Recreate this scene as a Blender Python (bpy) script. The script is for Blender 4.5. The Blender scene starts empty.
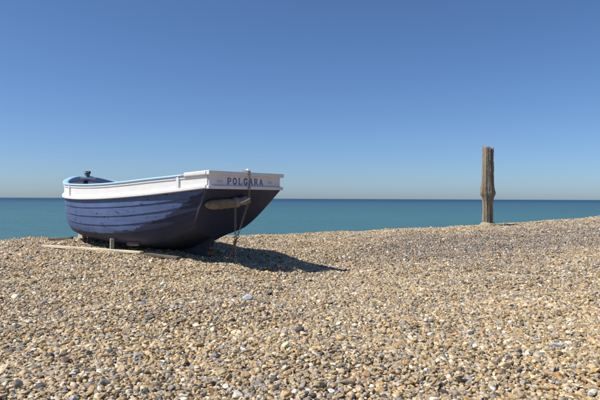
import bpy, bmesh, math, random
import numpy as np
from mathutils import Vector, Matrix, Euler

R = math.radians
random.seed(7)
rng = np.random.default_rng(11)
scene = bpy.context.scene
COL = scene.collection

# ------------------------------------------------------------------ camera
FPX = 583.0                                    # focal length in photo pixels (600 wide)
cam_d = bpy.data.cameras.new('camera')
cam_d.sensor_width = 36.0
cam_d.lens = 36.0 * FPX / 600.0
cam_d.clip_start = 0.05
cam_d.clip_end = 120000
cam = bpy.data.objects.new('camera', cam_d)
COL.objects.link(cam)
cam.location = (0, 0, 0)
cam.rotation_euler = (Matrix.Rotation(R(90 - 0.12), 4, 'X') @ Matrix.Rotation(R(0.23), 4, 'Z')).to_euler()
scene.camera = cam

# ------------------------------------------------------------------ sky, sun, exposure
SUN_EL = 52.5
SUN_DIR = Vector((-1.0, -0.24, 0)).normalized() * math.cos(R(SUN_EL)) + Vector((0, 0, math.sin(R(SUN_EL))))
world = bpy.data.worlds.new('World')
scene.world = world
world.use_nodes = True
wn = world.node_tree
wn.nodes.clear()
sky = wn.nodes.new('ShaderNodeTexSky')
sky.sky_type = 'NISHITA'
sky.sun_disc = False
sky.sun_elevation = R(SUN_EL)
sky.sun_rotation = math.atan2(SUN_DIR.x, SUN_DIR.y)
sky.altitude = 0
sky.air_density = 0.75
sky.dust_density = 0.58
sky.ozone_density = 10.0
bg = wn.nodes.new('ShaderNodeBackground')
bg.inputs['Strength'].default_value = 0.095
wo = wn.nodes.new('ShaderNodeOutputWorld')
wn.links.new(sky.outputs[0], bg.inputs[0])
wn.links.new(bg.outputs[0], wo.inputs[0])

sun_d = bpy.data.lights.new('sun', 'SUN')
sun_d.energy = 5.0
sun_d.angle = R(0.53)
sun_d.color = (1.0, 0.95, 0.87)
sun = bpy.data.objects.new('sun', sun_d)
COL.objects.link(sun)
sun.rotation_euler = SUN_DIR.to_track_quat('Z', 'Y').to_euler()
sun.location = SUN_DIR * 40

vs = scene.view_settings
scene.display_settings.display_device = 'sRGB'
vs.view_transform = 'Standard'
vs.look = 'None'
vs.exposure = 0.32
vs.gamma = 1.0
vs.use_curve_mapping = False

# ------------------------------------------------------------------ helpers
def link(o, parent=None):
    COL.objects.link(o)
    if parent is not None:
        o.parent = parent
    return o

def mesh_obj(name, verts, faces, mat, parent=None, smooth=False):
    me = bpy.data.meshes.new(name)
    me.from_pydata([tuple(v) for v in verts], [], [tuple(f) for f in faces])
    bm = bmesh.new(); bm.from_mesh(me)
    bmesh.ops.recalc_face_normals(bm, faces=bm.faces)
    bm.to_mesh(me); bm.free()
    if smooth:
        me.polygons.foreach_set('use_smooth', [True] * len(me.polygons))
    me.update()
    if mat: me.materials.append(mat)
    return link(bpy.data.objects.new(name, me), parent)

def bm_obj(name, bm, mat, parent=None, smooth=False):
    bmesh.ops.recalc_face_normals(bm, faces=bm.faces)
    me = bpy.data.meshes.new(name)
    bm.to_mesh(me); bm.free()
    if smooth:
        me.polygons.foreach_set('use_smooth', [True] * len(me.polygons))
    if mat: me.materials.append(mat)
    return link(bpy.data.objects.new(name, me), parent)

def empty(name, loc=(0, 0, 0), rz=0.0):
    o = bpy.data.objects.new(name, None)
    o.empty_display_size = 0.2
    o.location = loc
    o.rotation_euler = (0, 0, rz)
    return link(o)

def tag(o, label, cat, group=None):
    o['label'] = label; o['category'] = cat
    if group: o['group'] = group
    return o

def bevel_mod(o, w=0.006, seg=2):
    m = o.modifiers.new('bevel', 'BEVEL'); m.width = w; m.segments = seg; m.limit_method = 'ANGLE'; m.angle_limit = R(40)
    return o

def sweep(path, section, normals, ups=None, closed=True):
    """section: (out, up) pairs swept along path (list of Vector) with per-point outward normals."""
    V, F = [], []
    n = len(section)
    for i, p in enumerate(path):
        nn = normals[i]
        for (a, b) in section:
            V.append(p + nn * a + Vector((0, 0, 1)) * b)
    for i in range(len(path) - 1):
        for j in range(n):
            k = (j + 1) % n
            F.append((i * n + j, i * n + k, (i + 1) * n + k, (i + 1) * n + j))
    F.append(tuple(range(n)))
    F.append(tuple((len(path) - 1) * n + j for j in range(n))[::-1])
    return V, F

def tube(path, radius, seg=8, cap=True):
    V, F = [], []
    n = len(path)
    up = Vector((0.13, 0.31, 0.94)).normalized()
    for i, p in enumerate(path):
        t = (path[min(i + 1, n - 1)] - path[max(i - 1, 0)]).normalized()
        a = t.cross(up)
        if a.length < 1e-3: a = t.cross(Vector((1, 0, 0)))
        a.normalize(); b = t.cross(a)
        r = radius[i] if hasattr(radius, '__len__') else radius
        for k in range(seg):
            th = 2 * math.pi * k / seg
            V.append(p + a * (math.cos(th) * r) + b * (math.sin(th) * r))
    for i in range(n - 1):
        for k in range(seg):
            l = (k + 1) % seg
            F.append((i * seg + k, i * seg + l, (i + 1) * seg + l, (i + 1) * seg + k))
    if cap:
        F.append(tuple(range(seg)))
        F.append(tuple((n - 1) * seg + k for k in range(seg))[::-1])
    return V, F

# ------------------------------------------------------------------ materials
class NT:
    def __init__(self, name):
        self.m = bpy.data.materials.new(name); self.m.use_nodes = True
        self.t = self.m.node_tree; self.t.nodes.clear()
        self.out = self.t.nodes.new('ShaderNodeOutputMaterial')
        self.b = self.t.nodes.new('ShaderNodeBsdfPrincipled')
        self.t.links.new(self.b.outputs[0], self.out.inputs[0])
    def n(self, typ, **kw):
        x = self.t.nodes.new(typ)
        for k, v in kw.items():
            if k in x.inputs: x.inputs[k].default_value = v
            else: setattr(x, k, v)
        return x
    def l(self, a, b): self.t.links.new(a, b)
    def noise(self, vec, scale, detail=4, rough=0.55, dist=0.0):
        x = self.n('ShaderNodeTexNoise'); x.inputs['Scale'].default_value = scale
        x.inputs['Detail'].default_value = detail; x.inputs['Roughness'].default_value = rough
        x.inputs['Distortion'].default_value = dist
        if vec is not None: self.l(vec, x.inputs['Vector'])
        return x.outputs['Fac']
    def coord(self, which='Object', scale=(1, 1, 1), loc=(0, 0, 0)):
        c = self.n('ShaderNodeTexCoord'); mp = self.n('ShaderNodeMapping')
        mp.inputs['Scale'].default_value = scale; mp.inputs['Location'].default_value = loc
        self.l(c.outputs[which], mp.inputs['Vector'])
        return mp.outputs[0]
    def ramp(self, fac, stops):
        r = self.n('ShaderNodeValToRGB')
        e = r.color_ramp.elements
        while len(e) < len(stops): e.new(0.5)
        for i, (p, c) in enumerate(stops):
            e[i].position = p
            e[i].color = (c, c, c, 1) if not hasattr(c, '__len__') else (*c[:3], 1)
        self.l(fac, r.inputs[0])
        return r.outputs[0]
    def mix(self, fac, a, b, mode='MIX'):
        x = self.n('ShaderNodeMix', data_type='RGBA', blend_type=mode)
        for s, v in ((x.inputs[0], fac), (x.inputs[6], a), (x.inputs[7], b)):
            if hasattr(v, 'is_output') or hasattr(v, 'links'): self.l(v, s)
            elif hasattr(v, '__len__'): s.default_value = (*v[:3], 1)
            else: s.default_value = v
        return x.outputs[2]
    def math(self, op, a, b=0.0):
        x = self.n('ShaderNodeMath', operation=op)
        for s, v in ((x.inputs[0], a), (x.inputs[1], b)):
            if hasattr(v, 'links'): self.l(v, s)
            else: s.default_value = v
        return x.outputs[0]
    def bump(self, h, strength=0.3, dist=0.01):
        x = self.n('ShaderNodeBump'); x.inputs['Strength'].default_value = strength; x.inputs['Distance'].default_value = dist
        self.l(h, x.inputs['Height']); self.l(x.outputs[0], self.b.inputs['Normal'])
    def base(self, c):
        if hasattr(c, 'links'): self.l(c, self.b.inputs['Base Color'])
        else: self.b.inputs['Base Color'].default_value = (*c, 1)
    def rough(self, r):
        if hasattr(r, 'links'): self.l(r, self.b.inputs['Roughness'])
        else: self.b.inputs['Roughness'].default_value = r
    def spec(self, s): self.b.inputs['Specular IOR Level'].default_value = s

def paint(name, col, dark, worn, rough=0.45, wear=0.62, grain=1.0, streak=0.25):
    k = NT(name)
    v = k.coord('Object', (1, 1, 1))
    vs_ = k.coord('Object', (2.2, 2.2, 14))
    n1 = k.noise(v, 3.0, 5, 0.6)
    n2 = k.noise(vs_, 2.5, 6, 0.65)
    n3 = k.noise(v, 38, 4, 0.6)
    c = k.mix(k.ramp(n1, [(0.35, 0), (0.7, 1)]), col, dark)
    c = k.mix(k.math('MULTIPLY', k.ramp(n2, [(0.5, 0), (0.75, 1)]), streak), c, worn)
    c = k.mix(k.ramp(n3, [(wear, 0), (wear + 0.05, 1)]), c, worn)
    k.base(c)
    k.rough(k.ramp(n1, [(0.2, rough - 0.1), (0.8, rough + 0.15)]))
    k.bump(k.math('ADD', n3, n2), 0.15 * grain, 0.004)
    return k.m

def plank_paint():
    """dark navy hull paint turning to a paler blue on the upper planks, with ragged edges"""
    k = NT('navy_pale_blue_paint')
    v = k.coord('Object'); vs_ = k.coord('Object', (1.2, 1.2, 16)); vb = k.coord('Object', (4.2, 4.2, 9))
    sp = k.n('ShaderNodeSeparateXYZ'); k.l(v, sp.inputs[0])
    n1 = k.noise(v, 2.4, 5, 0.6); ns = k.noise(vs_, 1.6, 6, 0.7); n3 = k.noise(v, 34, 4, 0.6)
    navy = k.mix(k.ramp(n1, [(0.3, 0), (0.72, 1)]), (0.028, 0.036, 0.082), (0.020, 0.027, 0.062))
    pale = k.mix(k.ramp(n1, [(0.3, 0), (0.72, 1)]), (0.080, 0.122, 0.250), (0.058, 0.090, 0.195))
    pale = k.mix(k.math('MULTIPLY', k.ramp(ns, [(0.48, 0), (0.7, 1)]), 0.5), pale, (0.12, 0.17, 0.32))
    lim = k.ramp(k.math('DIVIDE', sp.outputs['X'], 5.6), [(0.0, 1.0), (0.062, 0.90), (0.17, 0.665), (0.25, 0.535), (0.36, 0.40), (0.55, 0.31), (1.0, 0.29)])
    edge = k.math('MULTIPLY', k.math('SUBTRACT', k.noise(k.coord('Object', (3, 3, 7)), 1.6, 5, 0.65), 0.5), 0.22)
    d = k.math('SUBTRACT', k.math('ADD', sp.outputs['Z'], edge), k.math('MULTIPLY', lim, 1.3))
    keep = k.ramp(d, [(0.0, 0), (0.02, 1)])  # paler blue above a ragged line that drops towards the bow
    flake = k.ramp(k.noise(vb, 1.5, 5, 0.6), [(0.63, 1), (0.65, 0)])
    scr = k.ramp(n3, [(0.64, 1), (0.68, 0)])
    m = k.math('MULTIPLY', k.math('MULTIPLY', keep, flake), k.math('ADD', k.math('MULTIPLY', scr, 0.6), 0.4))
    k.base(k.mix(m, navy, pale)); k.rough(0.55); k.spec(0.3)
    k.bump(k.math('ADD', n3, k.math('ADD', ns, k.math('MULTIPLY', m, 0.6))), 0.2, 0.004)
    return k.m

M = {}
M['white'] = paint('white_paint', (0.74, 0.74, 0.73), (0.68, 0.67, 0.65), (0.46, 0.41, 0.34), 0.5, 0.71, streak=0.30)
M['sternwhite'] = paint('stern_white_paint', (0.70, 0.69, 0.69), (0.62, 0.61, 0.61), (0.46, 0.43, 0.39), 0.5, 0.70, streak=0.35)
M['capblue'] = paint('light_blue_paint', (0.38, 0.57, 0.81), (0.32, 0.50, 0.75), (0.54, 0.64, 0.76), 0.4, 0.7)
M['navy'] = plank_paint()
M['bottom'] = paint('dark_bottom_paint', (0.019, 0.024, 0.050), (0.014, 0.018, 0.038), (0.040, 0.036, 0.042), 0.6, 0.68, streak=0.35)
M['transom'] = paint('transom_navy_paint', (0.026, 0.032, 0.072), (0.020, 0.025, 0.056), (0.048, 0.046, 0.062), 0.5, 0.68, streak=0.3)
M['inside'] = paint('inside_grey_paint', (0.42, 0.42, 0.46), (0.34, 0.34, 0.39), (0.28, 0.24, 0.2), 0.6, 0.66)
M['letter'] = paint('letter_blue_paint', (0.055, 0.12, 0.36), (0.05, 0.10, 0.30), (0.22, 0.25, 0.38), 0.5, 0.66)
M['faint'] = paint('faint_blue_paint', (0.42, 0.43, 0.50), (0.46, 0.45, 0.49), (0.5, 0.47, 0.43), 0.5, 0.6)
M['bitt'] = paint('bow_post_blue', (0.06, 0.16, 0.33), (0.045, 0.11, 0.25), (0.12, 0.15, 0.2), 0.5, 0.66)
M['black'] = paint('black_paint', (0.02, 0.02, 0.022), (0.03, 0.03, 0.03), (0.08, 0.07, 0.06), 0.5, 0.7)
M['yellow'] = paint('yellow_paint', (0.50, 0.42, 0.14), (0.42, 0.34, 0.12), (0.25, 0.2, 0.1), 0.5, 0.66)

def metal(name, col, rust, amt=0.5):
    k = NT(name); v = k.coord('Object')
    n = k.noise(v, 25, 6, 0.65)
    k.base(k.mix(k.ramp(n, [(amt - 0.08, 0), (amt + 0.1, 1)]), col, rust))
    k.b.inputs['Metallic'].default_value = 0.35
    k.rough(0.62); k.bump(n, 0.5, 0.004)
    return k.m
M['chain'] = metal('weathered_chain_iron', (0.24, 0.22, 0.20), (0.20, 0.125, 0.08), 0.55)
M['rust'] = metal('rusty_iron', (0.22, 0.11, 0.05), (0.12, 0.055, 0.03), 0.5)
M['galv'] = metal('galvanised_steel', (0.72, 0.70, 0.66), (0.55, 0.48, 0.40), 0.66)

def wood(name, light, dark, axis='X', rough=0.8, sc=1.0, bump=0.5):
    k = NT(name)
    s = {'X': (1.2, 26, 26), 'Y': (26, 1.2, 26), 'Z': (26, 26, 1.0)}[axis]
    v = k.coord('Object', tuple(q * sc for q in s)); v2 = k.coord('Object')
    n1 = k.noise(v, 1.0, 6, 0.6, 0.3); n2 = k.noise(v2, 2.2, 4)
    c = k.mix(k.ramp(n1, [(0.36, 0), (0.66, 1)]), dark, light)
    c = k.mix(k.math('MULTIPLY', k.ramp(n2, [(0.45, 0), (0.7, 1)]), 0.4), c, tuple(0.62 * q for q in light))
    k.base(c); k.rough(rough); k.spec(0.25); k.bump(n1, bump, 0.01)
    return k.m
M['palewood'] = wood('bleached_board', (0.74, 0.65, 0.49), (0.56, 0.47, 0.33), 'X')
M['darkwood'] = wood('old_dark_timber', (0.19, 0.165, 0.125), (0.09, 0.07, 0.05), 'X')
M['propwood'] = wood('grey_green_timber', (0.36, 0.35, 0.28), (0.20, 0.19, 0.145), 'Z')
M['creamwood'] = wood('cream_block_timber', (0.76, 0.68, 0.52), (0.58, 0.49, 0.35), 'X')
M['post'] = wood('weathered_post_timber', (0.34, 0.28, 0.21), (0.10, 0.08, 0.058), 'Z', 0.85, 0.55, 0.9)
M['postbase'] = wood('pale_collar_timber', (0.42, 0.36, 0.255), (0.24, 0.20, 0.14), 'X', 0.9, 0.4)

def canvas():
    k = NT('buff_canvas'); v = k.coord('Object')
    n = k.noise(v, 9, 5, 0.6); nf = k.noise(v, 120, 2)
    c = k.mix(k.ramp(n, [(0.38, 0), (0.66, 1)]), (0.165, 0.138, 0.094), (0.235, 0.205, 0.145))
    k.base(k.mix(k.ramp(k.noise(v, 22, 4), [(0.6, 0), (0.68, 1)]), c, (0.16, 0.125, 0.08)))
    k.rough(0.9); k.spec(0.15); k.bump(k.math('ADD', nf, k.math('MULTIPLY', n, 2.0)), 0.5, 0.01)
    return k.m
M['canvas'] = canvas()
M['canvas2'] = wood('grey_canvas', (0.29, 0.275, 0.23), (0.19, 0.178, 0.145), 'Z', 0.9, 0.6)
M['orange'] = wood('orange_rope', (0.52, 0.25, 0.09), (0.32, 0.13, 0.05), 'X', 0.85)

# ------------------------------------------------------------------ beach surface
CP = np.array([  # x, y, z control heights of the shingle
    (0, -3, -1.36), (-5, 0, -1.36), (5, 0, -1.36), (0, 2, -1.36), (-4, 5, -1.34), (4, 5, -1.32), (0, 6, -1.32),
    (-1.71, 11.3, -1.155), (-3.3, 12.6, -1.07), (-4.85, 13.9, -0.985), (-2.6, 10.6, -1.17),
    (0.95, 11.75, -1.44), (-0.4, 10.3, -1.32), (0.2, 8.6, -1.33), (2.6, 12.2, -1.33), (-4.4, 11.3, -1.125), (-6.4, 12.5, -1.10),
    (-8.3, 16, -1.10), (-6.6, 16, -1.07), (-3.0, 16.6, -1.03), (0.0, 18, -0.985), (3.26, 19, -0.90), (6.45, 20, -0.79), (10.9, 21, -0.50),
    (5.0, 11.5, -1.26), (9, 12, -1.08), (-9, 10, -1.18), (14, 20, -0.40), (14, 10, -1.05), (-14, 14, -1.12), (-14, 4, -1.3), (14, 2, -1.3), (-14, 19, -1.15),
    (2.5, 15, -1.12), (7, 16, -0.98)], float)

def _tps(r):
    return np.where(r > 1e-9, r * r * np.log(np.maximum(r, 1e-9)), 0.0)
_n = len(CP)
_K = _tps(np.hypot(CP[:, None, 0] - CP[None, :, 0], CP[:, None, 1] - CP[None, :, 1])) + np.eye(_n) * 0.15
_P = np.c_[np.ones(_n), CP[:, :2]]
_W = np.linalg.solve(np.block([[_K, _P], [_P.T, np.zeros((3, 3))]]), np.r_[CP[:, 2], 0, 0, 0])

_ph = rng.uniform(0, 6.28, (26, 2)); _dirs = rng.uniform(0, 6.28, 26); _fr = rng.uniform(2.2, 9.0, 26)
def undulate(x, y):
    z = np.zeros_like(x)
    for i in range(26):
        z += np.sin((x * math.cos(_dirs[i]) + y * math.sin(_dirs[i])) * _fr[i] + _ph[i, 0]) * (0.0085 * 3.2 / _fr[i])
    return z

def crest_y(x):
    return np.interp(x, [-14, -8.3, -3, 0, 3.26, 6.45, 10.9, 16], [15.8, 16.0, 16.8, 18, 19, 20, 21, 21.8])

def ground(x, y, rough=True):
    x = np.atleast_1d(np.asarray(x, float)); y = np.atleast_1d(np.asarray(y, float))
    xc = np.clip(x, -14, 15); yc = np.clip(y, -3, 22)
    z = np.empty_like(x)
    for a in range(0, len(x), 40000):
        s = slice(a, a + 40000)
        z[s] = _tps(np.hypot(xc[s, None] - CP[None, :, 0], yc[s, None] - CP[None, :, 1])) @ _W[:_n] + _W[_n] + _W[_n + 1] * xc[s] + _W[_n + 2] * yc[s]
    d = y - crest_y(x)
    z = z - 0.20 * 0.8 * np.logaddexp(0, d / 0.8)
    # low ridge of stones at the edge of the boat's shade
    z = z + 0.10 * np.exp(-((x + 0.34) / 0.38) ** 2 - ((y - 10.50) / 0.10) ** 2)
    if rough: z = z + undulate(x, y)
    return z

def gz(x, y): return float(ground([x], [y])[0])

def shingle_ground_material():
    k = NT('shingle_bed')
    v = k.coord('Object')
    vo = k.n('ShaderNodeTexVoronoi'); vo.inputs['Scale'].default_value = 30; k.l(v, vo.inputs['Vector'])
    sp = k.n('ShaderNodeSeparateColor'); k.l(vo.outputs['Color'], sp.inputs[0])
    c = k.ramp(sp.outputs[0], [(0.0, (0.16, 0.12, 0.08)), (0.35, (0.34, 0.25, 0.14)), (0.7, (0.36, 0.30, 0.22)), (1.0, (0.5, 0.46, 0.4))])
    k.base(c); k.rough(0.8); k.spec(0.2)
    k.bump(k.math('SUBTRACT', 1.0, vo.outputs['Distance']), 0.9, 0.03)
    return k.m
M['bed'] = shingle_ground_material()

xs = np.concatenate([np.linspace(-60, -15, 12)[:-1], np.linspace(-15, 16, 250), np.linspace(16, 60, 12)[1:]])
ys = np.concatenate([np.linspace(-30, -2, 10)[:-1], np.linspace(-2, 24, 240), np.linspace(24, 70, 40)[1:]])
gx, gy = np.meshgrid(xs, ys)
gzv = ground(gx.ravel(), gy.ravel()) - 0.012
V = np.c_[gx.ravel(), gy.ravel(), gzv]
nx, ny = len(xs), len(ys)
F = [(j * nx + i, j * nx + i + 1, (j + 1) * nx + i + 1, (j + 1) * nx + i) for j in range(ny - 1) for i in range(nx - 1)]
me = bpy.data.meshes.new('beach'); me.from_pydata(V.tolist(), [], F)
me.polygons.foreach_set('use_smooth', [True] * len(me.polygons)); me.materials.append(M['bed'])
beach = link(bpy.data.objects.new('beach', me)); beach['kind'] = 'structure'

# ------------------------------------------------------------------ sea
def sea_material():
    k = NT('sea_water')
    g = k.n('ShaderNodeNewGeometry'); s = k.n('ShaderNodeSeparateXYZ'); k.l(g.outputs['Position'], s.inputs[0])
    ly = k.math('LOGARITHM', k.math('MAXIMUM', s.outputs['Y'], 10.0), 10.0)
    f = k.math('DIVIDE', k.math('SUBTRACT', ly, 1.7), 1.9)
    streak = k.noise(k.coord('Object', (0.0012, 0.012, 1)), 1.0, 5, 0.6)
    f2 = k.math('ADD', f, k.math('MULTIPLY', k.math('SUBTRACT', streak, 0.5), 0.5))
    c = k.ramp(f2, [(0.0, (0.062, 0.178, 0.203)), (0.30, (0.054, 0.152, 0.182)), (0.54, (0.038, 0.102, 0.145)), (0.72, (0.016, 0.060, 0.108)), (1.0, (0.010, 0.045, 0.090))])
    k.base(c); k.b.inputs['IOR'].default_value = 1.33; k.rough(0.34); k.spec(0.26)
    w = k.noise(k.coord('Object', (0.35, 1.3, 1)), 1.0, 6, 0.66)
    w2 = k.noise(k.coord('Object', (0.03, 0.12, 1)), 1.0, 4, 0.6)
    k.bump(k.math('ADD', w, k.math('MULTIPLY', w2, 3.0)), 1.0, 0.9)
    return k.m
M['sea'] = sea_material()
SEA = -4.2
bm = bmesh.new()
ysea = [22, 60, 150, 400, 1500, 6000, 25000, 90000]
for a, b in zip(ysea[:-1], ysea[1:]):
    wa, wb = max(120, a * 1.6), max(120, b * 1.6)
    bm.faces.new([bm.verts.new((-wa, a, SEA)), bm.verts.new((wa, a, SEA)), bm.verts.new((wb, b, SEA)), bm.verts.new((-wb, b, SEA))])
bmesh.ops.remove_doubles(bm, verts=bm.verts, dist=0.001)
sea = bm_obj('sea', bm, M['sea']); sea['kind'] = 'structure'

# ------------------------------------------------------------------ pebbles
def pebble_material(name, instanced):
    k = NT(name)
    if instanced:
        a = k.n('ShaderNodeAttribute', attribute_type='INSTANCER', attribute_name='col'); colr = a.outputs['Color']
    else:
        a = k.n('ShaderNodeObjectInfo'); colr = a.outputs['Color']
    oi = k.n('ShaderNodeObjectInfo')
    tc = k.n('ShaderNodeTexCoord'); ad = k.n('ShaderNodeVectorMath', operation='ADD')
    cb = k.n('ShaderNodeCombineXYZ')
    r17 = k.math('MULTIPLY', oi.outputs['Random'], 47.0)
    k.l(r17, cb.inputs[0]); k.l(r17, cb.inputs[1])
    k.l(tc.outputs['Object'], ad.inputs[0]); k.l(cb.outputs[0], ad.inputs[1])
    n = k.noise(ad.outputs[0], 1.3, 4, 0.6); n2 = k.noise(ad.outputs[0], 5.0, 3, 0.6)
    hs = k.n('ShaderNodeHueSaturation'); k.l(colr, hs.inputs['Color']); hs.inputs['Value'].default_value = 0.62; hs.inputs['Saturation'].default_value = 1.15
    hl = k.n('ShaderNodeHueSaturation'); k.l(colr, hl.inputs['Color']); hl.inputs['Value'].default_value = 1.22; hl.inputs['Saturation'].default_value = 0.8
    c = k.mix(k.ramp(n, [(0.35, 0), (0.65, 1)]), hs.outputs[0], hl.outputs[0])
    c = k.mix(k.math('MULTIPLY', k.ramp(n2, [(0.62, 0), (0.7, 1)]), 0.5), c, (0.47, 0.42, 0.34))
    k.base(c); k.rough(k.ramp(n2, [(0.3, 0.42), (0.7, 0.72)])); k.spec(0.4)
    k.bump(n2, 0.25, 0.12)
    return k.m
M['pebble_i'] = pebble_material('shingle_stone', True)
M['pebble_o'] = pebble_material('single_stone', False)

def pebble_mesh(seed, mat):
    r = np.random.default_rng(seed)
    bm = bmesh.new(); bmesh.ops.create_icosphere(bm, subdivisions=3, radius=1.0)
    co = np.array([v.co[:] for v in bm.verts])
    for _ in range(r.integers(9, 16)):
        d = r.normal(size=3); d /= np.linalg.norm(d)
        lim = r.uniform(0.48, 0.86)
        dot = co @ d
        ex = np.maximum(dot - lim, 0)
        co -= np.outer(ex * r.uniform(0.8, 1.0), d)
    for _ in range(3):
        d = r.normal(size=3) * 2.2
        co *= (1 + 0.09 * np.sin(co @ d + r.uniform(0, 6)))[:, None]
    co *= np.array([1.0, r.uniform(0.62, 0.9), r.uniform(0.42, 0.7)])
    co /= np.abs(co[:, 0]).max()
    for v, c in zip(bm.verts, co): v.co = c
    bmesh.ops.smooth_vert(bm, verts=bm.verts, factor=0.25, use_axis_x=True, use_axis_y=True, use_axis_z=True)
    me = bpy.data.meshes.new('pebble'); bm.to_mesh(me); bm.free()
    me.polygons.foreach_set('use_smooth', [True] * len(me.polygons))
    me.materials.append(mat)
    return me
NV = 14
var_col = bpy.data.collections.new('pebble_shapes')
for i in range(NV):
    var_col.objects.link(bpy.data.objects.new('pebble_shape_%02d' % i, pebble_mesh(100 + i, M['pebble_i'])))

PAL = np.array([(0.44, 0.310, 0.148), (0.50, 0.385, 0.225), (0.43, 0.345, 0.235), (0.255, 0.24, 0.225), (0.345, 0.345, 0.355),
                (0.70, 0.66, 0.58), (0.085, 0.078, 0.078), (0.42, 0.255, 0.098), (0.57, 0.47, 0.325), (0.16, 0.12, 0.085)])
PW = np.array([0.25, 0.23, 0.14, 0.085, 0.05, 0.07, 0.035, 0.055, 0.10, 0.025]); PW /= PW.sum()
PG = np.array([0.05, 0.09, 0.15, 0.30, 0.14, 0.09, 0.09, 0.02, 0.04, 0.03]); PG /= PG.sum()

def scatter(step, y0, y1, zoff, smul, margin):
    gxs = np.arange(-14, 16, step); gys = np.arange(y0, y1, step)
    X, Y = np.meshgrid(gxs, gys); X = X.ravel(); Y = Y.ravel()
    X = X + rng.uniform(-0.65, 0.65, X.size) * step; Y = Y + rng.uniform(-0.65, 0.65, Y.size) * step
    keep = (np.abs(X) < 0.53 * Y + margin) & (Y < crest_y(X) + 1.4)
    X, Y = X[keep], Y[keep]
    n = X.size
    base = ground(X, Y)
    half = np.clip(rng.lognormal(math.log(0.0184), 0.32, n), 0.009, 0.05) * smul
    return X, Y, base + zoff * half, half
parts = [scatter(0.030, 3.0, 9.0, 0.05, 1.0, 1.6), scatter(0.034, 3.0, 9.0, 0.36, 1.0, 1.6),
         scatter(0.033, 9.0, 23.0, 0.05, 1.05, 1.3), scatter(0.040, 9.0, 23.0, 0.36, 1.1, 1.3)]
PX, PY, PZ, PH = [np.concatenate([p[i] for p in parts]) for i in range(4)]
N = PX.size
# where the shingle turns finer and greyer: a band below the crest on the right, and patches
def lownoise(x, y, seed, sc):
    r = np.random.default_rng(seed); z = np.zeros_like(x)
    for _ in range(9):
        a = r.uniform(0, 6.28); f = r.uniform(0.5, 2.0) * sc
        z += np.sin((x * math.cos(a) + y * math.sin(a)) * f + r.uniform(0, 6.28))
    return z / 3.0
dcr = crest_y(PX) - PY
grey = np.exp(-((dcr - 4.6) / 2.1) ** 2) * np.clip((PX - 0.6) / 2.2, 0, 1)
grey = np.clip(grey * 1.15 + 0.16 * lownoise(PX, PY, 5, 1.1) + 0.10, 0, 1)
u_ = rng.random(N)
ci = np.where(rng.random(N) < grey, rng.choice(len(PAL), N, p=PG), rng.choice(len(PAL), N, p=PW))
colr = PAL[ci] * rng.lognormal(0, 0.20, N)[:, None] * (1 + rng.normal(0, 0.018, (N, 3)))
colr *= 1.0 - grey[:, None] * np.array([0.15, 0.18, 0.16])
colr = np.clip(colr * np.array([0.965, 0.915, 0.81]), 0.03, 0.76)
PH = PH * (1 - 0.18 * grey)
rot = np.c_[rng.normal(0, 0.34, N), rng.normal(0, 0.34, N), rng.uniform(0, 6.28, N)]
scl = PH[:, None] * np.c_[rng.uniform(0.85, 1.25, N), rng.uniform(0.8, 1.1, N), rng.uniform(0.8, 1.2, N)]
idx = rng.integers(0, NV, N)

# the 300 stones that show largest become single objects, the rest is shingle
inview = (np.abs(PX) < 0.512 * PY) & (PY * 0.343 > -PZ) & (PY < 7)
show = np.where(inview, PH / PY, 0)
top = np.argsort(-show)[:300]
mask = np.ones(N, bool); mask[top] = False
single_meshes = [pebble_mesh(100 + i, M['pebble_o']) for i in range(NV)]
for i in top:
    o = bpy.data.objects.new('pebble', single_meshes[idx[i]])
    o.location = (PX[i], PY[i], PZ[i] + 0.004); o.rotation_euler = rot[i]; o.scale = scl[i]
    o.color = (*colr[i], 1)
    link(o, beach)
# remarkable large pale flints among the shingle
def flint(x, y, length, col, rz, seed, label, flat=0.45, wid=0.5):
    me = pebble_mesh(seed, M['pebble_o'])
    o = bpy.data.objects.new('flint_stone', me)
    o.location = (x, y, gz(x, y) + 0.5 * length * flat * 0.55 + 0.012); o.rotation_euler = (0.1, -0.12, rz)
    o.scale = (length / 2, length * wid / 2 / 0.75, length * flat / 2 / 0.55); o.color = (*col, 1)
    link(o); tag(o, label, 'stone', 'large pale flints')
flint(-0.64, 7.22, 0.155, (0.42, 0.43, 0.45), R(-20), 901, 'pale blue-grey flint lying on the shingle in front of the boat', 0.5)
flint(2.32, 5.24, 0.125, (0.46, 0.48, 0.52), R(-22), 902, 'long pale grey flint on the shingle towards the lower right corner', 0.4, 0.4)

me = bpy.data.meshes.new('shingle')
me.vertices.add(int(mask.sum()))
P3 = np.c_[PX, PY, PZ][mask]
me.vertices.foreach_set('co', P3.ravel().astype(np.float32))
def attr(name, typ, data, key):
    a = me.attributes.new(name, typ, 'POINT'); a.data.foreach_set(key, data)
attr('rot', 'FLOAT_VECTOR', rot[mask].ravel().astype(np.float32), 'vector')
attr('scl', 'FLOAT_VECTOR', scl[mask].ravel().astype(np.float32), 'vector')
attr('idx', 'INT', idx[mask].astype(np.int32), 'value')
attr('col', 'FLOAT_COLOR', np.c_[colr[mask], np.ones(int(mask.sum()))].ravel().astype(np.float32), 'color')
me.materials.append(M['pebble_i'])
shingle = link(bpy.data.objects.new('shingle', me)); shingle['kind'] = 'stuff'
shingle['label'] = 'buff, grey and brown flint shingle covering the beach'; shingle['category'] = 'shingle'
ng = bpy.data.node_groups.new('scatter_shingle', 'GeometryNodeTree')
ng.interface.new_socket('Geometry', in_out='INPUT', socket_type='NodeSocketGeometry')
ng.interface.new_socket('Geometry', in_out='OUTPUT', socket_type='NodeSocketGeometry')
gi = ng.nodes.new('NodeGroupInput'); go = ng.nodes.new('NodeGroupOutput')
iop = ng.nodes.new('GeometryNodeInstanceOnPoints'); cinf = ng.nodes.new('GeometryNodeCollectionInfo')
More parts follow.
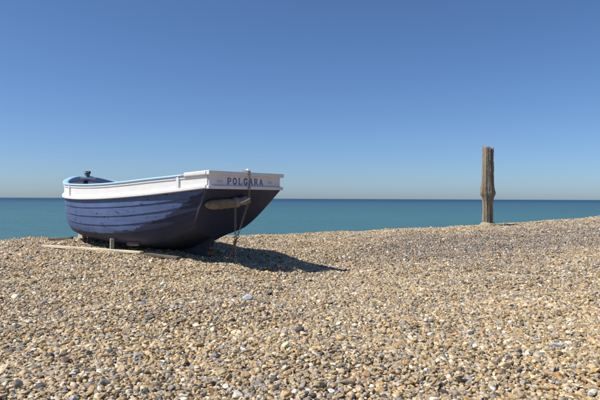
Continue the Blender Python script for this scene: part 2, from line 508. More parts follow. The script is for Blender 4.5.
cinf.inputs['Collection'].default_value = var_col
cinf.inputs['Separate Children'].default_value = True; cinf.inputs['Reset Children'].default_value = True
def named(nm, dt):
    q = ng.nodes.new('GeometryNodeInputNamedAttribute'); q.data_type = dt; q.inputs['Name'].default_value = nm
    return [s for s in q.outputs if s.enabled and s.name == 'Attribute'][0]
e2r = ng.nodes.new('FunctionNodeEulerToRotation')
ng.links.new(named('rot', 'FLOAT_VECTOR'), e2r.inputs[0])
ng.links.new(gi.outputs[0], iop.inputs['Points']); ng.links.new(cinf.outputs[0], iop.inputs['Instance'])
iop.inputs['Pick Instance'].default_value = True
ng.links.new(named('idx', 'INT'), iop.inputs['Instance Index'])
ng.links.new(e2r.outputs[0], iop.inputs['Rotation'])
ng.links.new(named('scl', 'FLOAT_VECTOR'), iop.inputs['Scale'])
ng.links.new(iop.outputs[0], go.inputs[0])
gm = shingle.modifiers.new('scatter', 'NODES'); gm.node_group = ng

# ------------------------------------------------------------------ boat
# local frame: x forward, y to port, z up; z = 0 is the camera's eye level
BC = Vector((-1.0, 10.7, 0)); BRZ = math.atan2(0.647, -0.765)
ZB = -1.13
boat = empty('fishing_boat', (BC.x, BC.y, ZB), BRZ)
tag(boat, 'white and navy clinker boat with light blue gunwale, beached on shingle, stern towards us', 'boat')
HL = 5.6
def Bsheer(u):
    if u <= 2.6: return 0.905 + 0.18 * (1 - ((2.6 - u) / 2.6) ** 1.7)
    return 1.085 * math.sqrt(max(0.0, 1 - ((u - 2.6) / 3.0) ** 4))
def interp(x, xs_, ys_): return float(np.interp(x, xs_, ys_))
from math import tanh
def smooth_interp(xs_, ys_):
    """monotone-ish cubic (Catmull-Rom on uneven knots)"""
    xs_ = np.array(xs_, float); ys_ = np.array(ys_, float)
    m = np.gradient(ys_, xs_)
    def f(x):
        x = min(max(x, xs_[0]), xs_[-1]); i = min(max(int(np.searchsorted(xs_, x) - 1), 0), len(xs_) - 2)
        h = xs_[i + 1] - xs_[i]; t = (x - xs_[i]) / h
        return ((2*t**3 - 3*t**2 + 1) * ys_[i] + (t**3 - 2*t**2 + t) * h * m[i] + (-2*t**3 + 3*t**2) * ys_[i+1] + (t**3 - t**2) * h * m[i+1])
    return f
# heights against plan distance along the sheer (u), with the bow's arc stretched by sheer parameter
z_low = smooth_interp([0, 0.8, 1.5, 2.3, 3.0, 4.2, 4.9, 5.3, 5.6], [0.185, 0.115, 0.062, 0.015, -0.012, -0.018, 0.02, 0.075, 0.14])
z_cap = smooth_interp([0, 0.8, 1.5, 2.3, 3.0, 4.2, 4.9, 5.3, 5.6], [0.456, 0.410, 0.372, 0.325, 0.298, 0.305, 0.345, 0.43, 0.535])
z_keel = smooth_interp([0, 0.35, 0.8, 1.6, 2.6, 4.0, 5.0, 5.6], [-0.745, -0.84, -0.97, -1.045, -1.035, -0.99, -0.945, -0.91])
# station list: dense at the bow, where the plan curve turns
US = [HL * (1 - (1 - q) ** 2.0) for q in np.linspace(0, 1, 64)]
US[-1] = HL
T_H = [0, 0.05, 0.11, 0.18, 0.31, 0.526, 0.77, 1.0]
T_B = [0.05, 0.20, 0.42, 0.61, 0.75, 0.865, 0.938, 1.0]
M_H = [0, 0.025, 0.06, 0.12, 0.22, 0.36, 0.58, 0.82, 1.0]
M_B = [0.045, 0.24, 0.48, 0.68, 0.84, 0.925, 0.972, 0.995, 1.0]
tf, mf = smooth_interp(T_H, T_B), smooth_interp(M_H, M_B)
B_H = [0, 0.035, 0.09, 0.18, 0.30, 0.5, 0.75, 1.0]
B_B = [0.05, 0.22, 0.46, 0.70, 0.85, 0.94, 0.98, 1.0]
bf = smooth_interp(B_H, B_B)
def sec_b(s, h):
    a = min(1, s / 0.42); a = a * a * (3 - 2 * a)
    c = min(1, max(0, (s - 0.55) / 0.45))
    v = tf(h) * (1 - a) + mf(h) * a
    return v * (1 - c) + bf(h) * c
def u_transom(z):      # raked lower transom: from the foot of the name board down to the heel
    return max(0.0, (0.185 - z)) * 0.92
def u_stem(z, top=0.14):
    d = max(0.0, top - z)
    return HL - 0.05 * d - 0.34 * max(0, d - 0.45) ** 2.0 * 1.6
NT_ = 120
def station(u):
    """outer section polyline (port side) for a sheer position u: list of (x,y,z) by girth fraction"""
    s = u / HL
    zl = z_low(u)
    B = max(Bsheer(u), 0.0)
    pts = []
    for h in np.linspace(0, 1, NT_):
        h = h ** 1.35
        zk = z_keel(u)
        z = zk + (zl - zk) * h
        x = (1 - s) * u_transom(0.185 + (z - zl) * (0.93 / (zl - zk))) + s * u_stem(z) if True else 0
        # keep plan position of the sheer for the top edge; shift the lower edge with rake
        x0 = (1 - s) * 0 + s * HL
        rake_t = u_transom(0.185 + (z - zl) * (0.93 / (zl - zk))) * (1 - s) ** 1.6
        rake_s = (HL - u_stem(0.14 + (z - zl) * (0.98 / (zl - zk)))) * s ** 3
        x = x0 + rake_t - rake_s
        y = max(B * sec_b(s, h), 0.03)
        pts.append((x, y, z))
    p = np.array(pts)
    g = np.r_[0, np.cumsum(np.linalg.norm(np.diff(p, axis=0), axis=1))]; g /= g[-1]
    return p, g
STN = [station(u) for u in US]
def hull_pt(i, t):
    p, g = STN[i]
    return np.array([np.interp(t, g, p[:, k]) for k in range(3)])
NS = len(US)
TK = [0, 0.125, 0.25, 0.365, 0.475, 0.58, 0.685, 0.79, 0.895, 1.0]      # strake edges by girth
def hull_grid(ts):
    G = np.array([[hull_pt(i, t) for t in ts] for i in range(NS)])
    return G
ALLT = sorted(set([round(t, 5) for k in range(9) for t in np.linspace(TK[k], TK[k + 1], 5)]))
G = hull_grid(ALLT)
du = np.gradient(G, axis=0); dt = np.gradient(G, axis=1)
NRM = np.cross(du, dt); ln = np.linalg.norm(NRM, axis=2, keepdims=True); NRM = NRM / np.maximum(ln, 1e-9)
# outward on the port side means +y (or forward at the stem)
if NRM[NS // 2, len(ALLT) // 2, 1] < 0: NRM = -NRM
NRM[-1] = NRM[-2]
def L(p): return Vector((p[0], p[1], p[2] - ZB))       # local of the boat root
LAP = 0.015
prng = random.Random(3)
for side in (1, -1):
    for k in range(9):
        cols = [ALLT.index(round(t, 5)) for t in np.linspace(TK[k], TK[k + 1], 5)]
        V, F = [], []
        m = len(cols)
        wob = [prng.uniform(-0.0015, 0.0015) for _ in range(NS)]
        for i in range(NS):
            fade = min(1.0, (NS - 1 - i) / 5.0)
            for q, c in enumerate(cols):
                f = q / (m - 1)
                off = (LAP * (1 - f) + 0.001) * fade + wob[i] * fade
                p = G[i, c] + NRM[i, c] * off
                if p[1] < 0.03: p[1] = 0.03
                V.append(L((p[0], p[1] * side, p[2])))
            for q, c in list(enumerate(cols))[::-1]:
                p = G[i, c] - NRM[i, c] * (0.018 * fade)
                if p[1] < 0.012: p[1] = 0.012
                V.append(L((p[0], p[1] * side, p[2])))
        w = 2 * m
        for i in range(NS - 1):
            for q in range(w):
                r2 = (q + 1) % w
                F.append((i * w + q, i * w + r2, (i + 1) * w + r2, (i + 1) * w + q))
        F.append(tuple(range(w))); F.append(tuple((NS - 1) * w + q for q in range(w))[::-1])
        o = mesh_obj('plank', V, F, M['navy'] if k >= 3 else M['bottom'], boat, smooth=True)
        em = o.modifiers.new('edges', 'EDGE_SPLIT'); em.split_angle = R(35)

# plan normals along the sheer
def sheer_path(zf, i0=0, i1=NS, inset=0.0):
    P, Nn = [], []
    for i in range(i0, i1):
        u = US[i]
        P.append(np.array([u, max(Bsheer(u), 0.0), zf(u)]))
    P = np.array(P)
    full = np.array([[u, max(Bsheer(u), 0.0)] for u in US])
    d = np.gradient(full, axis=0)
    nn = np.c_[-d[:, 1], d[:, 0]]; nn /= np.linalg.norm(nn, axis=1, keepdims=True)
    nn = np.array([(-n if n[1] < -0.001 else n) for n in nn])
    nn[-1] = (1, 0)
    Nn = nn[i0:i1]
    return P, Nn
def topside(name, section, zf, mat, i0=0, i1=NS, smooth=False, bev=0.0):
    P, Nn = sheer_path(zf, i0, i1)
    for side in (1, -1):
        path = [L((p[0], p[1] * side, p[2])) for p in P]
        nor = [Vector((n[0], n[1] * side, 0)) for n in Nn]
        V, F = sweep(path, section, nor)
        o = mesh_obj(name, V, F, mat, boat, smooth)
        if bev: bevel_mod(o, bev, 3)
# white top strake (panel), with changing height: built directly
P_lo, N_lo = sheer_path(z_low); P_hi, _ = sheer_path(z_cap)
for side in (1, -1):
    V, F = [], []
    for i in range(NS):
        n = Vector((N_lo[i][0], N_lo[i][1] * side, 0))
        lo = L((P_lo[i][0], P_lo[i][1] * side, P_lo[i][2])); hi = L((P_hi[i][0], P_hi[i][1] * side, P_hi[i][2] - 0.03))
        for b_, o_ in ((lo, 0.018), (hi, 0.018), (hi, -0.015), (lo, -0.015)):
            V.append(b_ + n * o_)
    for i in range(NS - 1):
        for q in range(4):
            F.append((i * 4 + q, i * 4 + (q + 1) % 4, (i + 1) * 4 + (q + 1) % 4, (i + 1) * 4 + q))
    F += [(0, 1, 2, 3), tuple((NS - 1) * 4 + q for q in (3, 2, 1, 0))]
    mesh_obj('top_strake', V, F, M['white'], boat)
topside('rubbing_strake', [(0.0, -0.012), (0.054, -0.010), (0.062, 0.0), (0.062, 0.038), (0.050, 0.052), (0.0, 0.056)], z_low, M['white'])
iq = next(i for i, u in enumerate(US) if u > 0.42)
capsec = [(-0.075, -0.048), (0.020, -0.048), (0.040, -0.042), (0.052, -0.026), (0.050, -0.010), (0.036, 0.0), (-0.060, 0.002), (-0.078, -0.012)]
topside('gunwale_cap', capsec, z_cap, M['capblue'], iq, NS, True)
# moulding just under the cap, white
topside('upper_moulding', [(0.016, -0.085), (0.030, -0.083), (0.034, -0.070), (0.030, -0.049), (0.016, -0.049)], z_cap, M['white'])
# raised white quarter pieces at the stern
topside('quarter_rail', [(-0.10, -0.05), (0.046, -0.05), (0.058, -0.038), (0.058, 0.012), (0.046, 0.024), (-0.10, 0.024)], z_cap, M['white'], 0, iq + 1, False, 0.005)
topside('inwale', [(-0.015, -0.13), (-0.015, -0.05), (-0.06, -0.05), (-0.06, -0.11)], z_cap, M['inside'])
# upright battens on the white strake
def batten(u, side):
    i = min(range(NS), key=lambda q: abs(US[q] - u))
    n = Vector((N_lo[i][0], N_lo[i][1] * side, 0)); t = Vector((-n.y, n.x, 0))
    lo = L((P_lo[i][0], P_lo[i][1] * side, P_lo[i][2] + 0.05)); hi = L((P_hi[i][0], P_hi[i][1] * side, P_hi[i][2] - 0.045))
    bm = bmesh.new()
    vv = [bm.verts.new(b_ + n * o_ + t * s_ * 0.032) for b_ in (lo, hi) for (o_, s_) in ((0.0, -1), (0.046, -1), (0.046, 1), (0.0, 1))]
    for f in ((0, 1, 2, 3), (7, 6, 5, 4), (0, 4, 5, 1), (1, 5, 6, 2), (2, 6, 7, 3), (3, 7, 4, 0)): bm.faces.new([vv[q] for q in f])
    bevel_mod(bm_obj('batten', bm, M['white'], boat), 0.006)
for side in (1, -1):
    batten(0.62, side); batten(4.45, side)

# raked transom below the name board
tv, tfc = [], []
p0, g0 = STN[0]
prof = [p0[int(q)] for q in np.linspace(0, NT_ - 1, 40)]
outl = [(p[0], p[1] + 0.022, p[2]) for p in prof] + [(p[0], -p[1] - 0.022, p[2]) for p in prof[::-1]]
nrm = Vector((-0.92 ** 0 * 1.0, 0, -0.92)).normalized()
V = [L(p) + nrm * 0.03 for p in outl] + [L(p) - nrm * 0.03 for p in outl]
n = len(outl)
half = n // 2
F = []
for q in range(half - 1):
    a, b, c, d = q, q + 1, n - 2 - q, n - 1 - q
    F.append((a, b, c, d)); F.append((n + d, n + c, n + b, n + a))
F += [(q, (q + 1) % n, n + (q + 1) % n, n + q) for q in range(n)]
mesh_obj('transom', V, F, M['transom'], boat)

# name board: panel, top rail, bottom rail, end posts
def box(bm, x0, x1, y0, y1, z0, z1):
    vv = [bm.verts.new((x, y, z)) for z in (z0, z1) for (x, y) in ((x0, y0), (x1, y0), (x1, y1), (x0, y1))]
    for f in ((3, 2, 1, 0), (4, 5, 6, 7), (0, 1, 5, 4), (1, 2, 6, 5), (2, 3, 7, 6), (3, 0, 4, 7)): bm.faces.new([vv[q] for q in f])
def bx(name, mat, parent, *a, bev=0.005):
    bm = bmesh.new(); box(bm, *a); o = bm_obj(name, bm, mat, parent)
    if bev: bevel_mod(o, bev)
    return o
zt, zl0 = 0.470 - ZB, 0.178 - ZB
nb = bx('name_board', M['sternwhite'], boat, -0.030, 0.02, -0.905, 0.905, zl0 + 0.02, zt - 0.02)
bx('top_rail', M['sternwhite'], boat, -0.085, 0.06, -0.960, 0.950, zt - 0.062, zt + 0.012, bev=0.008)
bx('bottom_rail', M['sternwhite'], boat, -0.075, 0.04, -0.955, 0.950, zl0 - 0.012, zl0 + 0.046, bev=0.008)

# lettering: slab-serif strokes, one mesh a letter
def stroke_letter(strokes, y_left, z0, width, height):
    bm = bmesh.new()
    for j, (pts, th) in enumerate(strokes):
        for a, b in zip(pts[:-1], pts[1:]):
            A = Vector((a[0] * width, a[1] * height)); Bv = Vector((b[0] * width, b[1] * height))
            d = (Bv - A); 
            if d.length < 1e-6: continue
            d.normalize(); nrm_ = Vector((-d.y, d.x)) * th * height * 0.5
            ext = d * th * height * 0.18
            q = [A - ext + nrm_, A - ext - nrm_, Bv + ext - nrm_, Bv + ext + nrm_]
            x_ = -0.0315 - 0.0006 * j
            vv = [bm.verts.new((x_ - dx, y_left - p.x, z0 + p.y)) for dx in (0, 0.0022) for p in q]
            for f in ((0, 1, 2, 3), (7, 6, 5, 4), (0, 4, 5, 1), (1, 5, 6, 2), (2, 6, 7, 3), (3, 7, 4, 0)): bm.faces.new([vv[i_] for i_ in f])
    return bm_obj('letter', bm, M['letter'], nb)
def arc(cx, cy, rx, ry, a0, a1, n=14):
    return [(cx + rx * math.cos(R(a0 + (a1 - a0) * i / n)), cy + ry * math.sin(R(a0 + (a1 - a0) * i / n))) for i in range(n + 1)]
TH, TN, SF = 0.22, 0.12, 0.09
LET = {
 'P': [([(0.22, 0.06), (0.22, 0.94)], TH), ([(0.22, 0.94), (0.55, 0.94)] + arc(0.55, 0.70, 0.30, 0.24, 90, -90) + [(0.22, 0.46)], TN + 0.03), ([(0.04, 0.04), (0.44, 0.04)], SF), ([(0.04, 0.955), (0.3, 0.955)], SF)],
 'O': [(arc(0.5, 0.5, 0.38, 0.44, 0, 360, 28), TH * 0.82)],
 'L': [([(0.25, 0.06), (0.25, 0.94)], TH), ([(0.06, 0.05), (0.85, 0.05)], TN), ([(0.86, 0.03), (0.86, 0.28)], TN), ([(0.05, 0.955), (0.48, 0.955)], SF)],
 'G': [(arc(0.5, 0.5, 0.38, 0.44, 48, 330, 24), TH * 0.82), ([(0.84, 0.10), (0.84, 0.42)], TH * 0.8), ([(0.60, 0.43), (0.96, 0.43)], SF), ([(0.84, 0.72), (0.84, 0.95)], TN)],
 'A': [([(0.14, 0.05), (0.5, 0.95)], TN), ([(0.5, 0.95), (0.86, 0.05)], TH * 0.95), ([(0.28, 0.33), (0.72, 0.33)], SF + 0.02), ([(0.0, 0.04), (0.30, 0.04)], SF), ([(0.68, 0.04), (1.02, 0.04)], SF)],
 'R': [([(0.22, 0.06), (0.22, 0.94)], TH), ([(0.22, 0.94), (0.52, 0.94)] + arc(0.52, 0.71, 0.28, 0.23, 90, -90) + [(0.22, 0.48)], TN + 0.03), ([(0.5, 0.47), (0.88, 0.06)], TH * 0.9), ([(0.04, 0.04), (0.42, 0.04)], SF), ([(0.78, 0.04), (1.0, 0.04)], SF), ([(0.04, 0.955), (0.3, 0.955)], SF)],
}
y = 0.485; lh = 0.118; lw = 0.104; pitch = 0.134
for ch in 'POLGARA':
    stroke_letter(LET[ch], y, zl0 + 0.072, lw, lh); y -= pitch
# small worn flourishes either side of the name
for yc in (0.66, -0.62):
    bm = bmesh.new()
    pth = [Vector((-0.0312, yc + 0.055 * math.cos(a), zl0 + 0.125 + 0.02 * math.sin(2 * a))) for a in np.linspace(0, math.pi * 2, 25)]
    V, F = tube(pth, 0.0055, 5)
    mesh_obj('flourish', V, F, M['faint'], nb)
bx('painted_line', M['faint'], nb, -0.0318, -0.0295, -0.86, 0.86, zl0 + 0.054, zl0 + 0.062, bev=0)

# keel with deadwood, stem, stem band
def slab(name, poly, half_w, mat, parent, bev=0.006):
    V = [L((x, half_w, z)) for x, z in poly] + [L((x, -half_w, z)) for x, z in poly]
    n = len(poly)
    F = [tuple(range(n)), tuple(range(n, 2 * n))[::-1]] + [(q, (q + 1) % n, n + (q + 1) % n, n + q) for q in range(n)]
    o = mesh_obj(name, V, F, mat, parent)
    if bev: bevel_mod(o, bev)
    return o
kb = lambda u: -1.13 + (u - 0.9) * 0.038
top_line = [(STN[i][0][0][0], STN[i][0][0][2] + 0.05) for i in range(NS) if STN[i][0][0][0] < 4.75]
slab('keel', [(0.97, kb(0.97)), (2.0, kb(2.0)), (3.2, kb(3.2)), (4.3, kb(4.3)), (4.75, kb(4.75) + 0.02)] + [(x, z) for x, z in top_line[::-1][::4]] + [(0.90, -0.72), (0.90, -0.78)], 0.055, M['bottom'], boat)
stem_pts = [(p[0][0], p[0][2]) for p in [(STN[-1][0][j],) for j in range(0, NT_, 8)]]
stem_pts = sorted(stem_pts, key=lambda q: q[1])
outer = [(x + 0.055, z) for x, z in stem_pts] + [(HL + 0.10, z_cap(HL) - 0.05)]
inner = [(x - 0.06, z) for x, z in stem_pts] + [(HL - 0.06, z_cap(HL) - 0.05)]
slab('stem', [(4.6, kb(4.6) + 0.02)] + [(4.95, kb(4.9) + 0.06)] + outer + inner[::-1], 0.045, M['bottom'], boat)
bx('heel_fitting', M['rust'], boat, 0.925, 0.985, -0.062, 0.062, 0.03, 0.11)
bx('heel_fitting', M['rust'], boat, 0.925, 0.975, -0.05, 0.05, 0.14, 0.20)

# worn bilge rubbing piece on each side
for side in (1, -1):
    ii = [q for q in range(NS) if 1.72 <= US[q] <= 2.25]
    c = min(range(len(ALLT)), key=lambda q: abs(ALLT[q] - 0.42))
    V, F = [], []
    for q in ii:
        p = G[q, c]; nn = NRM[q, c]; tt = np.cross(nn, np.array([1.0, 0, 0])); tt /= np.linalg.norm(tt)
        for (a_, b_) in ((-0.01, -0.035), (0.055, -0.03), (0.055, 0.03), (-0.01, 0.035)):
            w_ = p + nn * (a_ + 0.012) + tt * b_; V.append(L((w_[0], w_[1] * side, w_[2])))
    for a in range(len(ii) - 1):
        for q in range(4): F.append((a * 4 + q, a * 4 + (q + 1) % 4, (a + 1) * 4 + (q + 1) % 4, (a + 1) * 4 + q))
    F += [(0, 1, 2, 3), tuple((len(ii) - 1) * 4 + q for q in (3, 2, 1, 0))]
    bevel_mod(mesh_obj('bilge_piece', V, F, M['darkwood'], boat), 0.008)

# inside: floor boards, thwarts, ribs, breasthook
def beam_at(u, z):
    i = min(range(NS), key=lambda q: abs(US[q] - u)); p, g = STN[i]
    return float(np.interp(z, p[:, 2], p[:, 1]))
for j, yy in enumerate(np.linspace(-0.4, 0.4, 5)):
    bx('floor_board', M['inside'], boat, 2.0, 4.4, yy - 0.095, yy + 0.095, -0.62 - ZB, -0.595 - ZB)
for uu in (1.3, 2.7, 3.9):
    bb = Bsheer(uu) - 0.03
    bx('thwart', M['inside'], boat, uu - 0.13, uu + 0.13, -bb, bb, 0.02 - ZB, 0.06 - ZB)
for i in range(6, NS - 8, 5):
    for side in (1, -1):
        path = []
        for t in np.linspace(0.12, 1.0, 12):
            c = min(range(len(ALLT)), key=lambda q: abs(ALLT[q] - t))
            p = G[i, c] - NRM[i, c] * 0.03
            path.append(L((p[0], p[1] * side, p[2])))
        path.append(path[-1] + Vector((0, 0, 0.18)))
        V, F = tube(path, 0.018, 6)
        mesh_obj('rib', V, F, M['inside'], boat)
# breasthook: white timber filling the eyes of the bow under the cap
bh = [i for i in range(NS) if US[i] >= 5.50]
V, F = [], []
for i in bh:
    zz = z_cap(US[i]) + 0.004; bb = max(Bsheer(US[i]) - 0.16, 0.0)
    for (yy, dz) in ((bb, -0.05), (bb, 0.0), (-bb, 0.0), (-bb, -0.05)): V.append(L((US[i] - 0.02, yy, zz + dz)))
for a in range(len(bh) - 1):
    for q in range(4): F.append((a * 4 + q, a * 4 + (q + 1) % 4, (a + 1) * 4 + (q + 1) % 4, (a + 1) * 4 + q))
F.append((0, 1, 2, 3)); F.append(tuple((len(bh) - 1) * 4 + q for q in (3, 2, 1, 0)))
mesh_obj('breasthook', V, F, M['white'], boat)
# mooring post in the bow: blue shaft, dark head with a yellow face
zc = z_cap(5.45) - ZB
mp = bx('mooring_post', M['bitt'], boat, 5.50, 5.59, -0.07, 0.025, zc - 0.05, zc + 0.115)
bx('post_head', M['black'], mp, 5.487, 5.603, -0.085, 0.04, zc + 0.115, zc + 0.175)
bx('yellow_patch', M['yellow'], mp, 5.51, 5.58, 0.0405, 0.0435, zc + 0.122, zc + 0.168, bev=0)
bx('yellow_patch', M['yellow'], mp, 5.484, 5.4868, -0.03, 0.038, zc + 0.122, zc + 0.168, bev=0)

# ------------------------------------------------------------------ chain on the stern
def link_mesh():
    bm = bmesh.new()
    pts = []
    a, b = 0.017, 0.020                                   # half width, straight half length
    for th in np.linspace(-90, 90, 7): pts.append(Vector((a * math.cos(R(th)) if False else a * math.sin(R(th)), 0, b + a * math.cos(R(th)))))
    for th in np.linspace(90, 270, 7): pts.append(Vector((a * math.sin(R(th)), 0, -b + a * math.cos(R(th)))))
    n = len(pts); seg = 6; rr = 0.0058
    V = []
    for i, p in enumerate(pts):
        t = (pts[(i + 1) % n] - pts[i - 1]).normalized(); s = Vector((0, 1, 0)); w = t.cross(s)
        for k in range(seg):
            th = 2 * math.pi * k / seg; V.append(p + s * math.cos(th) * rr + w * math.sin(th) * rr)
    F = [(i * seg + k, i * seg + (k + 1) % seg, ((i + 1) % n) * seg + (k + 1) % seg, ((i + 1) % n) * seg + k) for i in range(n) for k in range(seg)]
    me = bpy.data.meshes.new('chain_link'); me.from_pydata([tuple(v) for v in V], [], F)
    me.polygons.foreach_set('use_smooth', [True] * len(me.polygons)); me.materials.append(M['chain'])
    return me
LM = link_mesh()
chain = empty('chain', (-1.15, 10.52, gz(-1.15, 10.52)))
tag(chain, 'rusty iron chain hanging from the middle of the boat stern to the shingle', 'chain')
CO = chain.location.copy()
def lay_chain(path):
    P = [Vector(p) for p in path]
    pos = [P[0]]; acc = 0.0; pitch_ = 0.056
    seglen = [(b - a).length for a, b in zip(P[:-1], P[1:])]; total = sum(seglen)
    def at(d):
        for a, b, l_ in zip(P[:-1], P[1:], seglen):
            if d <= l_ or b is P[-1]: return a + (b - a) * min(1, d / l_), (b - a).normalized()
            d -= l_
    k = 0; d = 0.02
    while d < total:
        p, t = at(d)
        o = bpy.data.objects.new('link', LM)
        q = t.to_track_quat('Z', 'Y').to_matrix().to_4x4() @ Matrix.Rotation((R(35) if k % 2 else R(-55)) + random.uniform(-.15, .15), 4, 'Z')
        o.matrix_local = Matrix.Translation(p - CO) @ q
        link(o, chain); k += 1; d += pitch_
topw = 0.487
def stern(u, v, z):   # boat plan position to world
    w = Matrix.Rotation(BRZ, 4, 'Z') @ Vector((u, v, 0)); return Vector((BC.x + w.x, BC.y + w.y, z))
a0 = stern(0.05, 0.0, topw + 0.012); a1 = stern(-0.10, 0.0, topw + 0.008); a2 = stern(-0.105, 0.0, 0.36); a3 = stern(-0.10, 0.005, 0.15); a4 = stern(-0.11, 0.02, -0.03)
lay_chain([a0, a1, a2, a3, a4])
lay_chain([a4, Vector((-1.135, 10.56, -0.70)), Vector((-1.16, 10.53, -0.80))])
bA = Vector((-1.175, 10.60, -0.08))
lay_chain([bA, Vector((-1.165, 10.53, -0.80))])
gnd = Vector((-1.15, 10.50, gz(-1.15, 10.50) + 0.02))
lay_chain([Vector((-1.165, 10.53, -0.80)), gnd, gnd + Vector((0.10, -0.06, 0.0)), gnd + Vector((0.16, 0.02, 0.005))])
# bow of bright bar between the strands, shackle, hook
def arcpath(A, Bp, sag, n=12):
    return [A.lerp(Bp, q) + Vector((0, 0, -sag * 4 * q * (1 - q))) for q in np.linspace(0, 1, n)]
V, F = tube([p - CO for p in arcpath(bA + Vector((-0.12, 0.02, -0.02)), a4 + Vector((0.02, -0.01, 0.04)), 0.035)], 0.014, 8)
mesh_obj('bar', V, F, M['galv'], chain, True)
V, F = tube([p - CO for p in (stern(0.02, -0.01, topw + 0.02), stern(-0.03, -0.01, topw + 0.045), stern(-0.09, 0.03, topw + 0.04), stern(-0.12, 0.05, topw + 0.01))], 0.016, 8)
mesh_obj('shackle', V, F, M['galv'], chain, True)
V, F = tube([Vector((-1.165, 10.53, -0.80)) + Vector(d) - CO for d in ((0.0, 0.01, 0.05), (-0.01, 0.01, 0.0), (-0.03, 0.01, -0.06), (-0.045, 0.0, -0.14), (-0.09, 0.0, -0.22), (-0.13, 0.0, -0.28), (-0.16, 0.0, -0.27))], [0.02, 0.026, 0.02, 0.015, 0.014, 0.013, 0.010], 8)
mesh_obj('hook', V, F, M['rust'], chain, True)

# ------------------------------------------------------------------ canvas fender lashed to the transom
def on_transom(v, z, out=0.0):      # v to starboard
    f = (0.185 - z) * 0.92
    p = stern(f, -v, z); nn = Matrix.Rotation(BRZ, 4, 'Z') @ nrm
    return p + nn * out
fr = empty('fender', on_transom(-0.36, -0.06, 0.03))
tag(fr, 'long buff canvas fender lashed across the dark transom under the name board', 'fender')
FO = fr.location.copy()
pa, pb = on_transom(-0.83, -0.055, 0.09), on_transom(-0.08, -0.01, 0.10)
qs = np.linspace(0, 1, 26)
rad = [0.090 * max(0.02, (1 - (1 - min(q / 0.30, 1)) ** 2.2)) ** 0.55 * (1 - 0.10 * max(0, q - 0.6) / 0.4) for q in qs]
rad = [r_ * (1 + 0.035 * math.sin(q * 31)) for r_, q in zip(rad, qs)]
V, F = tube([pa.lerp(pb, q) - FO for q in qs], rad, 16); mesh_obj('canvas_roll', V, F, M['canvas'], fr, True)
pc, pd = on_transom(-0.20, -0.005, 0.11), on_transom(0.06, 0.045, 0.11)
V, F = tube([pc.lerp(pd, q) - FO for q in np.linspace(0, 1, 12)], [0.092 + 0.01 * math.sin(9 * q) - 0.02 * q for q in np.linspace(0, 1, 12)], 14); mesh_obj('end_wrap', V, F, M['canvas2'], fr, True)
pe, pf = on_transom(0.055, 0.04, 0.12), on_transom(0.15, 0.03, 0.13)
V, F = tube([pe.lerp(pf, q) - FO for q in np.linspace(0, 1, 8)], [0.05, 0.06, 0.052, 0.06, 0.05, 0.055, 0.045, 0.03], 10); mesh_obj('lashing', V, F, M['orange'], fr, True)

# ------------------------------------------------------------------ timbers round the boat
def board(name, A, Bp, width, thick, mat, label, cat, roll=0.0, lift=0.0, segs=10):
    A, Bp = Vector(A), Vector(Bp)
    mid = (A + Bp) / 2; d = (Bp - A); ln_ = d.length
    bm = bmesh.new(); rr = random.Random(hash(name) % 1000 if False else len(label))
    rows = []
    for q in np.linspace(-0.5, 0.5, segs):
        jit = [rr.uniform(-0.004, 0.004) for _ in range(4)]
        rows.append([bm.verts.new((q * ln_, yy * width / 2 + jit[c], zz * thick / 2 + jit[(c + 1) % 4] * 0.5)) for c, (yy, zz) in enumerate(((-1, -1), (1, -1), (1, 1), (-1, 1)))])
    for a, b in zip(rows[:-1], rows[1:]):
        for c in range(4): bm.faces.new((a[c], a[(c + 1) % 4], b[(c + 1) % 4], b[c]))
    bm.faces.new(rows[0]); bm.faces.new(rows[-1][::-1])
    o = bm_obj(name, bm, mat); bevel_mod(o, 0.004)
    o.location = mid; o.rotation_euler = Euler((roll, -math.asin(d.z / ln_), math.atan2(d.y, d.x)), 'XYZ')
    return tag(o, label, cat)
def gp(x, y, up): return (x, y, gz(x, y) + up)
board('timber_board', gp(-5.55, 12.62, 0.035), gp(-3.08, 11.36, 0.045), 0.11, 0.045, M['palewood'], 'long bleached pale board lying on the shingle beside the hull', 'board')
board('timber_board', gp(-2.95, 11.25, 0.03), gp(-2.28, 10.98, 0.03), 0.14, 0.05, M['darkwood'], 'short dark board beside the keel, next to the end of the pale board', 'board')
board('driftwood', gp(-5.98, 13.85, 0.045), gp(-5.35, 13.72, 0.045), 0.07, 0.06, M['darkwood'], 'short dark stick of driftwood on the shingle left of the bow', 'driftwood')
board('timber_scrap', gp(-6.55, 12.72, 0.03), gp(-6.30, 12.66, 0.035), 0.10, 0.04, M['palewood'], 'small pale scrap of wood at the left edge of the picture', 'wood scrap')

def chock(name, loc, sx, sy, sz, rz, mat, label, cat, tilt=0.0):
    bm = bmesh.new(); box(bm, -sx / 2, sx / 2, -sy / 2, sy / 2, 0, sz)
    for v in bm.verts:
        if v.co.z > 0.01: v.co.x *= 0.86; v.co.x += tilt
    o = bm_obj(name, bm, mat); bevel_mod(o, 0.01)
    o.location = loc; o.rotation_euler = (0, 0, rz); return tag(o, label, cat)
chock('bow_block', gp(-5.24, 14.05, -0.03), 0.14, 0.16, 0.24, BRZ + 0.35, M['creamwood'], 'cream timber block propping the foot of the bow', 'block')
chock('prop_post', gp(-3.82, 11.86, -0.04), 0.085, 0.09, 0.30, 0.5, M['propwood'], 'short grey-green wooden prop standing under the port side of the hull', 'prop')

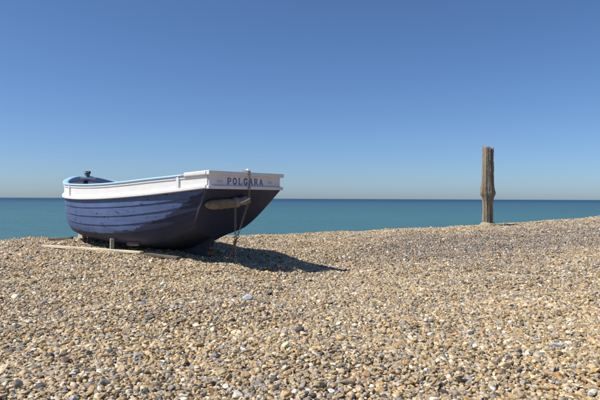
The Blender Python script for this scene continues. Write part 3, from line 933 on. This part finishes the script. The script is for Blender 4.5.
# ------------------------------------------------------------------ weathered post on the crest
px_, py_ = 6.22, 19.3
pzg = gz(px_, py_)
post = empty('wooden_post', (px_, py_, pzg))
tag(post, 'tall weathered timber post standing alone on the crest of the beach', 'post')
HP = 2.66
pr = np.random.default_rng(21)
rp = smooth_interp([0, 0.15, 0.5, 0.95, 1.06, 1.15, 1.28, 1.5, 1.9, 2.3, 2.66], [0.195, 0.172, 0.166, 0.170, 0.192, 0.222, 0.214, 0.190, 0.178, 0.172, 0.168])
SEG, RG = 120, 90
ga = [(pr.uniform(0, 6.28), pr.uniform(0.025, 0.07), pr.uniform(0.004, 0.018), pr.uniform(-0.12, 0.12)) for _ in range(26)]
ga += [(-1.05, 0.10, 0.055, 0.08), (-1.9, 0.07, 0.035, -0.05), (-2.7, 0.08, 0.03, 0.03)]
V, F = [], []
for i in range(RG + 1):
    z = HP * i / RG
    for k in range(SEG):
        th = 2 * math.pi * k / SEG
        r_ = rp(z) * (1 + 0.05 * math.sin(2 * th + 0.8 + 0.4 * z) + 0.03 * math.sin(3 * th + z))
        for (c, w, dep, tw) in ga:
            d = (th - c - tw * z + math.pi) % (2 * math.pi) - math.pi
            r_ -= dep * math.exp(-(d / w) ** 2) * (0.7 + 0.3 * math.sin(3 * z + c * 5))
        r_ += 0.016 * math.exp(-((z - 1.2) / 0.12) ** 2) * math.sin(2.0 * th + 2.2) + 0.010 * math.exp(-((z - 1.45) / 0.2) ** 2) * math.sin(th + 4.5) + 0.004 * pr.normal() + 0.006 * math.sin(14 * z + 5 * th)
        lean = -0.012 * z / HP
        zt_ = z
        if i > RG - 4:      # broken, uneven head
            zt_ = z - (i - (RG - 4)) / 4 * (0.05 + 0.05 * math.sin(th * 1 + 2.6) + 0.02 * math.sin(4 * th))
        V.append((r_ * math.cos(th) + lean, r_ * math.sin(th), zt_ - 0.15 * (1 - i / RG)))
for i in range(RG):
    for k in range(SEG):
        F.append((i * SEG + k, i * SEG + (k + 1) % SEG, (i + 1) * SEG + (k + 1) % SEG, (i + 1) * SEG + k))
c0 = len(V); V.append((0, 0, HP - 0.11))
F += [(RG * SEG + k, RG * SEG + (k + 1) % SEG, c0) for k in range(SEG)]
mesh_obj('shaft', V, F, M['post'], post, True)
V, F = [], []
cs = [(0.15, 0.12), (0.205, 0.115), (0.235, 0.09), (0.245, 0.065), (0.28, 0.04), (0.285, 0.0), (0.27, -0.12)]
for j, (r0, z0) in enumerate(cs):
    for k in range(40):
        th = 2 * math.pi * k / 40
        r_ = r0 * (1 + 0.05 * math.sin(3 * th + 1) + 0.03 * math.sin(7 * th))
        V.append((r_ * math.cos(th), r_ * math.sin(th), z0 + 0.015 * math.sin(2 * th + 0.6)))
for j in range(len(cs) - 1):
    for k in range(40): F.append((j * 40 + k, j * 40 + (k + 1) % 40, (j + 1) * 40 + (k + 1) % 40, (j + 1) * 40 + k))
mesh_obj('collar', V, F, M['postbase'], post, True)
